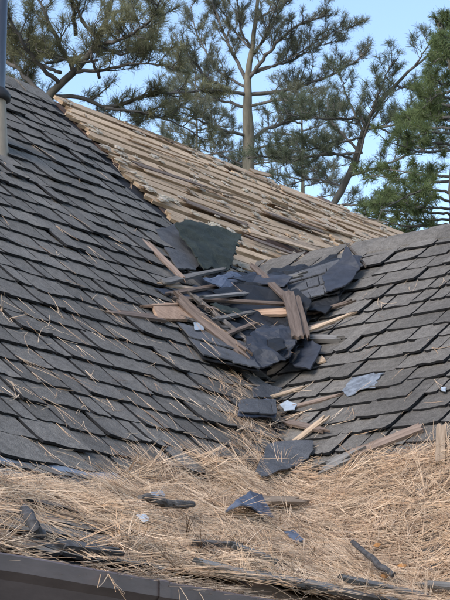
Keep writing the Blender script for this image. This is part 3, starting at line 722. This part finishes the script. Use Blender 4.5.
log('bark_piece', 'dark curled bark piece on the needles, lower left of centre', 'bark', [(140, 497, .02), (155, 500, .02), (172, 505, .018), (193, 504, .012)], [.008, .016, .015, .011], M['bark'])
sheet('scrap', 'pale blue-white scrap behind the dark bark piece', 'scrap', [(151, 492, .035), (162, 490, .035), (166, 495, .03), (153, 497, .03)], M['film'], .003, .004, 2, .003, zf=z_top)
sheet('scrap', 'small pale chip in the needles below the dark curled bark piece', 'scrap', [(137, 515, .03), (145, 514, .035), (150, 519, .03), (144, 522, .025)], M['white'], .003, .004, 2, .003, zf=z_top)
sheet('roofing_sheet', 'curved blue-grey shingle arched over the needles', 'roofing sheet', [(225, 511, .025), (235, 501, .06), (249, 491, .09), (262, 494, .085), (273, 517, .03), (262, 514, .045), (252, 507, .075), (240, 504, .085), (232, 507, .06)], M['blue'], .005, .004, 3, .004, zf=z_top)
stick_board('board', 'split tan shake with frayed end beside the curved shingle', (256, 498, .06), (301, 499, .05), .07, .012, M['splinter'], zf=z_top, jag=.03)
sheet('roofing_sheet', 'small blue shingle scrap half buried in needles', 'roofing sheet', [(284, 531, .035), (293, 530, .045), (304, 540, .04), (296, 542, .03)], M['blue'], .005, .003, 2, .004, zf=z_top)
for (p, q_, wd, m, lb) in [((203, 561, .02), (262, 575, .015), .030, 'greywood', 'upper grey slat in needles above the gutter, left of the row'),
                        ((238, 545, .02), (272, 557, .02), .026, 'greywood', 'short dark slat in needles below the curved shingle'),
                        ((262, 573, .02), (345, 588, .02), .034, 'greywood', 'long grey slat in needles above the gutter, middle of the row'),
                        ((300, 582, .012), (400, 600, .02), .030, 'bark', 'brown slat nearest the bottom edge, right of the gutter'),
                        ((345, 576, .015), (425, 594, .02), .028, 'greywood', 'grey slat below the long straight dark stick'),
                        ((60, 541, .01), (118, 550, .01), .030, 'char', 'dark slat under needles behind the left gutter run'),
                        ((195, 540, .015), (240, 543, .015), .018, 'bark', 'thin dark twig of wood left of the small blue scrap'),
                        ((425, 582, .02), (462, 586, .02), .024, 'greywood', 'grey slat at the lower right corner')]:
    stick_board('slat', lb, (p[0], p[1], p[2]+.036), (q_[0], q_[1], q_[2]+.036), wd, .014, M[m], 'wood slat', zf=z_top, jag=.02)
for (x, y, lb) in [(377, 545, 'upper orange-brown dry leaf beside the long dark stick'), (384, 576, 'lower orange-brown dry leaf near the end of the dark stick'), (402, 566, 'small orange-brown dry leaf right of the long dark stick')]:
    sheet('leaf', lb, 'leaf', [(x-4, y, .03), (x, y-2.5, .04), (x+5, y-1, .035), (x+1, y+2.5, .028)], M['leafdry'], .002, .006, 2, .003, zf=z_top)
# ------------------------------------------------------------------ pines behind the house
def smooth_poly(P, n, jit):
    P = np.asarray(P, float); d = np.r_[0, np.cumsum(np.linalg.norm(np.diff(P, axis=0), axis=1))]; t = np.linspace(0, d[-1], n)
    Q = np.stack([np.interp(t, d, P[:, k]) for k in range(3)], 1)
    for _ in range(2): Q[1:-1] = (Q[:-2]+2*Q[1:-1]+Q[2:])/4
    Q[1:-1] += RNG.normal(0, jit, (n-2, 3)); return Q
def brush(mb, P, d, L, n, w_, tone, spread):
    """one tuft of needles round the end of a twig"""
    d = unit(d); dirs = d*.75+RNG.normal(0, spread, (n, 3)); dirs /= np.linalg.norm(dirs, axis=1)[:, None]
    b = P-d*(RNG.random((n, 1))*L*.75); sd = np.cross(dirs, RNG.normal(0, 1, (n, 3))); sd /= np.linalg.norm(sd, axis=1)[:, None]+1e-9
    ln = L*RNG.uniform(.7, 1.1, (n, 1)); tip = b+dirs*ln+np.array([0, 0, -.06])*ln
    v = np.stack([b-sd*w_/2, b+sd*w_/2, tip+sd*w_*.3, tip-sd*w_*.3], 1).reshape(-1, 3)
    i = np.arange(n)*4+mb.n
    mb.v.append(v); mb.f.extend(np.stack([i, i+1, i+2, i+3], 1).tolist()); mb.n += len(v)
    mb.c.append(np.repeat(tone*RNG.uniform(.75, 1.25, (n, 1)), 4, 0))
def pine(label, trunk_px, depth, trunk_r, limbs, leaf, tuft=.15, nn=40, nw=.006, density=1.0, twig=.7, droop=0.0, back=0, tone=(1, 1, 1), name='pine_tree', spread=.5, bark='trunk'):
    T = np.array([far(x, y, depth) for (x, y) in trunk_px])
    foot = np.array([T[0][0]+ (T[0][0]-T[1][0])*.5, T[0][1], 0.0])
    root = tag(empty(name, foot), label, 'tree', 'pine trees behind the house')
    pts = smooth_poly(np.vstack([foot, (foot+T[0])/2, T]), 60, .006)
    mb = MB(); tube(mb, pts, np.interp(np.linspace(0, 1, 60), [0, .82, .9, 1], [trunk_r[0], trunk_r[0]*.55+trunk_r[1]*.1, trunk_r[1]*1.1, trunk_r[1]*.4]), 10, wob=.03); build('trunk', mb, M[bark], root, origin=foot, smooth=True)
    crown = MB(); tone = np.array(tone)
    ptw = MB()
    L3 = []
    for lb in limbs:
        px, r0 = lb[0], lb[1]; drift = lb[2] if len(lb) > 2 else RNG.normal(0, 1.0)
        n = len(px); L3.append((np.array([far(x, y, depth+drift*(i/(n-1))**1.0) for i, (x, y) in enumerate(px)]), r0))
    # limbs that grow towards and away from the viewer
    for i in range(back):
        src, r0 = L3[RNG.integers(len(limbs))]; an = RNG.uniform(.6, 2.4)*RNG.choice([-1, 1]); c_, s_ = math.cos(an), math.sin(an)
        q_ = src-src[0]; q_ = np.stack([q_[:, 0]*c_-q_[:, 1]*s_, q_[:, 0]*s_+q_[:, 1]*c_, q_[:, 2]*RNG.uniform(.6, 1.1)], 1)+src[0]+np.array([0, 0, RNG.normal(0, .25)])
        L3.append((q_, r0*.8))
    def twigs(Q, r0, lvl, t0):
        ln = np.linalg.norm(np.diff(Q, axis=0), axis=1).sum()
        k = max(2, int(ln*density*(5.0 if lvl == 0 else 6.5)))
        for i in range(k):
            t = t0+(1-t0)*((i+RNG.random())/k); x = t*(len(Q)-1); j = min(int(x), len(Q)-2); P = Q[j]*(1-x+j)+Q[j+1]*(x-j); d = unit(Q[j+1]-Q[j])
            sd = unit(np.cross(d, RNG.normal(0, 1, 3))); sd[2] = sd[2]*.6+.25-droop*.5
            dd = unit(d*RNG.uniform(.35, .9)+sd*.8+Z*.12); L = min(twig, ln*.8)*RNG.uniform(.4, 1.0)*(1 if lvl == 0 else .5)*(1-.35*t)
            E_ = P+dd*L*.55; E2 = P+dd*L*.9+Z*L*(.22-droop)
            q_ = smooth_poly([P, E_, E2], 5, .008)
            tube(ptw, q_, np.linspace(r0*(.24 if lvl == 0 else .45), .003, 5), 4, cap=False)
            if lvl == 0: twigs(q_, r0*.24, 1, .25)
            ed = unit(q_[-1]-q_[-2]); tn = tone*RNG.uniform(.72, 1.25)
            brush(crown, q_[-1]+ed*.03, ed+Z*.15, tuft*RNG.uniform(.8, 1.15), nn, nw, tn, spread)
            if lvl == 1 and RNG.random() < .5: brush(crown, q_[2], ed+Z*.2, tuft*.85, int(nn*.6), nw, tn*.9, spread)
    for Q0, r0 in L3:
        Q = smooth_poly(Q0, 22, min(.009, r0*.2)); mb = MB(); tube(mb, Q, np.linspace(r0*.72, r0*.16, 22), 7, wob=.04); build('limb', mb, M['limb'], root, smooth=True)
        twigs(Q, r0, 0, .18)
    o = build('twigs', ptw, M['limb'], root); o['kind'] = 'stuff'
    o = build('crown', crown, M[leaf], root)
    return root
pine('tall open pine with straight bare trunk rising at the centre behind the roof',
     [(248, 230), (248, 180), (249, 150), (248, 110), (247, 82), (250, 60), (255, 30), (258, 0), (258, -30)], 35, (.175, .045),
     [([(248, 95), (290, 90), (330, 76), (355, 62), (367, 48)], .05, .8), ([(249, 106), (280, 99), (312, 105), (345, 112)], .04, -1), ([(249, 142), (272, 126), (300, 118), (335, 118), (362, 127)], .05, 1.2),
      ([(247, 95), (225, 90), (205, 75), (188, 55), (180, 40)], .045, -.8), ([(247, 108), (220, 100), (195, 98), (168, 103)], .04, 1), ([(247, 136), (220, 130), (196, 118), (180, 112)], .04, -1.2),
      ([(247, 82), (236, 60), (222, 30), (212, 0), (205, -20)], .05, .6), ([(248, 80), (262, 60), (278, 40), (302, 22), (330, 15)], .05, -.6), ([(250, 58), (268, 35), (280, 10), (300, -15)], .035, .7),
      ([(252, 50), (240, 30), (238, 5), (230, -20)], .035, -.5), ([(255, 70), (290, 62), (320, 45), (345, 40)], .035, 1.0), ([(247, 88), (215, 70), (195, 30), (190, 5)], .035, .9),
      ([(249, 168), (222, 155), (195, 148), (178, 150)], .025, .6), ([(249, 165), (285, 160), (320, 172), (335, 182)], .025, -.6), ([(249, 150), (290, 142), (325, 140), (345, 150)], .03, .5), ([(257, 20), (290, 0), (330, -10)], .03, .4)],
     'leaf_grey', .118, 30, .0044, 2.15, .52, back=5, tone=(1.28, 1.24, 1.2))
pine('leaning pine with dense olive crown filling the sky at upper left',
     [(10, 175), (30, 122), (45, 98), (75, 72), (98, 45), (110, 15), (118, -30), (120, -60)], 24, (.085, .03),
     [([(45, 98), (20, 70), (-10, 50), (-40, 40)], .05), ([(75, 72), (60, 45), (45, 15), (30, -20)], .045), ([(45, 98), (75, 95), (105, 108), (165, 92), (222, 90)], .042, .5), ([(98, 45), (125, 38), (150, 22), (160, 0)], .035),
      ([(75, 72), (105, 70), (140, 62), (180, 68)], .035, -.5), ([(30, 122), (0, 100), (-30, 80)], .045), ([(60, 85), (30, 55), (10, 20), (0, -20)], .04), ([(100, 40), (80, 20), (75, -10), (70, -30)], .035),
      ([(105, 108), (140, 112), (175, 122), (205, 140)], .028, .6), ([(85, 62), (50, 55), (20, 40), (-20, 20)], .035), ([(45, 98), (15, 90), (-20, 95)], .035), ([(110, 15), (135, 5), (150, -15)], .03), ([(98, 45), (118, 55), (140, 50), (160, 40)], .03)],
     'leaf_olive', .122, 32, .0040, 2.2, .5, back=7, tone=(1.42, 1.32, 1.2), bark='trunk_dark')
pine('crooked pine leaning right with tufted tips between centre trunk and green tree',
     [(300, 270), (325, 216), (345, 186), (357, 160), (362, 130), (375, 105), (395, 85), (415, 66), (432, 52)], 28, (.075, .03),
     [([(357, 150), (332, 122), (305, 112), (285, 110)], .03), ([(362, 130), (347, 98), (341, 78), (335, 66)], .026, .3), ([(372, 108), (383, 84), (390, 66), (398, 58)], .026, -.3), ([(395, 85), (416, 90), (442, 80)], .028), ([(345, 186), (312, 178), (282, 186)], .026),
      ([(350, 176), (382, 166), (420, 150), (452, 145)], .03), ([(362, 130), (395, 125), (425, 112)], .03), ([(335, 205), (360, 205), (395, 200)], .024), ([(357, 160), (330, 152), (300, 158), (275, 170)], .026), ([(415, 66), (424, 52), (432, 40)], .02)],
     'leaf_grey', .105, 30, .0040, 2.2, .42, back=6, tone=(1.0, 1.08, .95), bark='trunk_dark')
lim = []
for i in range(40):
    y = 236-i*5.4; L_ = np.interp(y, [20, 60, 100, 160, 230], [3, 7, 30, 82, 96])*RNG.uniform(.75, 1.1); sg = -1 if RNG.random() < .7 else 1
    tx = np.interp(y, [16, 34, 60, 120], [434, 444, 450, 455])
    lim.append(([(tx, y), (tx+sg*L_*.5, y-4+RNG.normal(0, 4)), (tx+sg*L_, y-6+RNG.normal(0, 7))], .022, RNG.normal(0, .9)))
pine('dense bright green conifer at the right edge behind the wing ridge', [(458, 300), (457, 220), (455, 120), (450, 60), (444, 34), (434, 16)], 20, (.12, .018), lim, 'leaf_green', .085, 44, .004, 2.0, .30, droop=.16, tone=(1.25, 1.2, 1.1), name='conifer_tree', spread=.55)
far_l = []
for i in range(18):
    y = 215-i*7; L_ = np.interp(y, [90, 215], [22, 62])*RNG.uniform(.7, 1.1); sg = -1 if i % 2 else 1
    far_l.append(([(302, y), (302+sg*L_*.5, y-5), (302+sg*L_, y-8+RNG.normal(0, 5))], .035, RNG.normal(0, 1.5)))
pine('distant slender pine seen low behind the ridge right of the centre trunk', [(304, 270), (303, 200), (302, 140), (301, 88)], 52, (.12, .03), far_l, 'leaf_grey', .14, 28, .006, 1.3, .6, tone=(1.3, 1.3, 1.3))
far_l = []
for i in range(16):
    y = 170-i*6.5; L_ = np.interp(y, [70, 170], [20, 52])*RNG.uniform(.7, 1.1); sg = -1 if i % 2 else 1
    far_l.append(([(196, y), (196+sg*L_*.5, y-5), (196+sg*L_, y-8+RNG.normal(0, 5))], .035, RNG.normal(0, 1.5)))
pine('distant slender pine seen low behind the ridge left of the centre trunk', [(198, 240), (197, 160), (196, 110), (195, 66)], 50, (.12, .03), far_l, 'leaf_grey', .14, 28, .006, 1.3, .6, tone=(1.3, 1.3, 1.3))
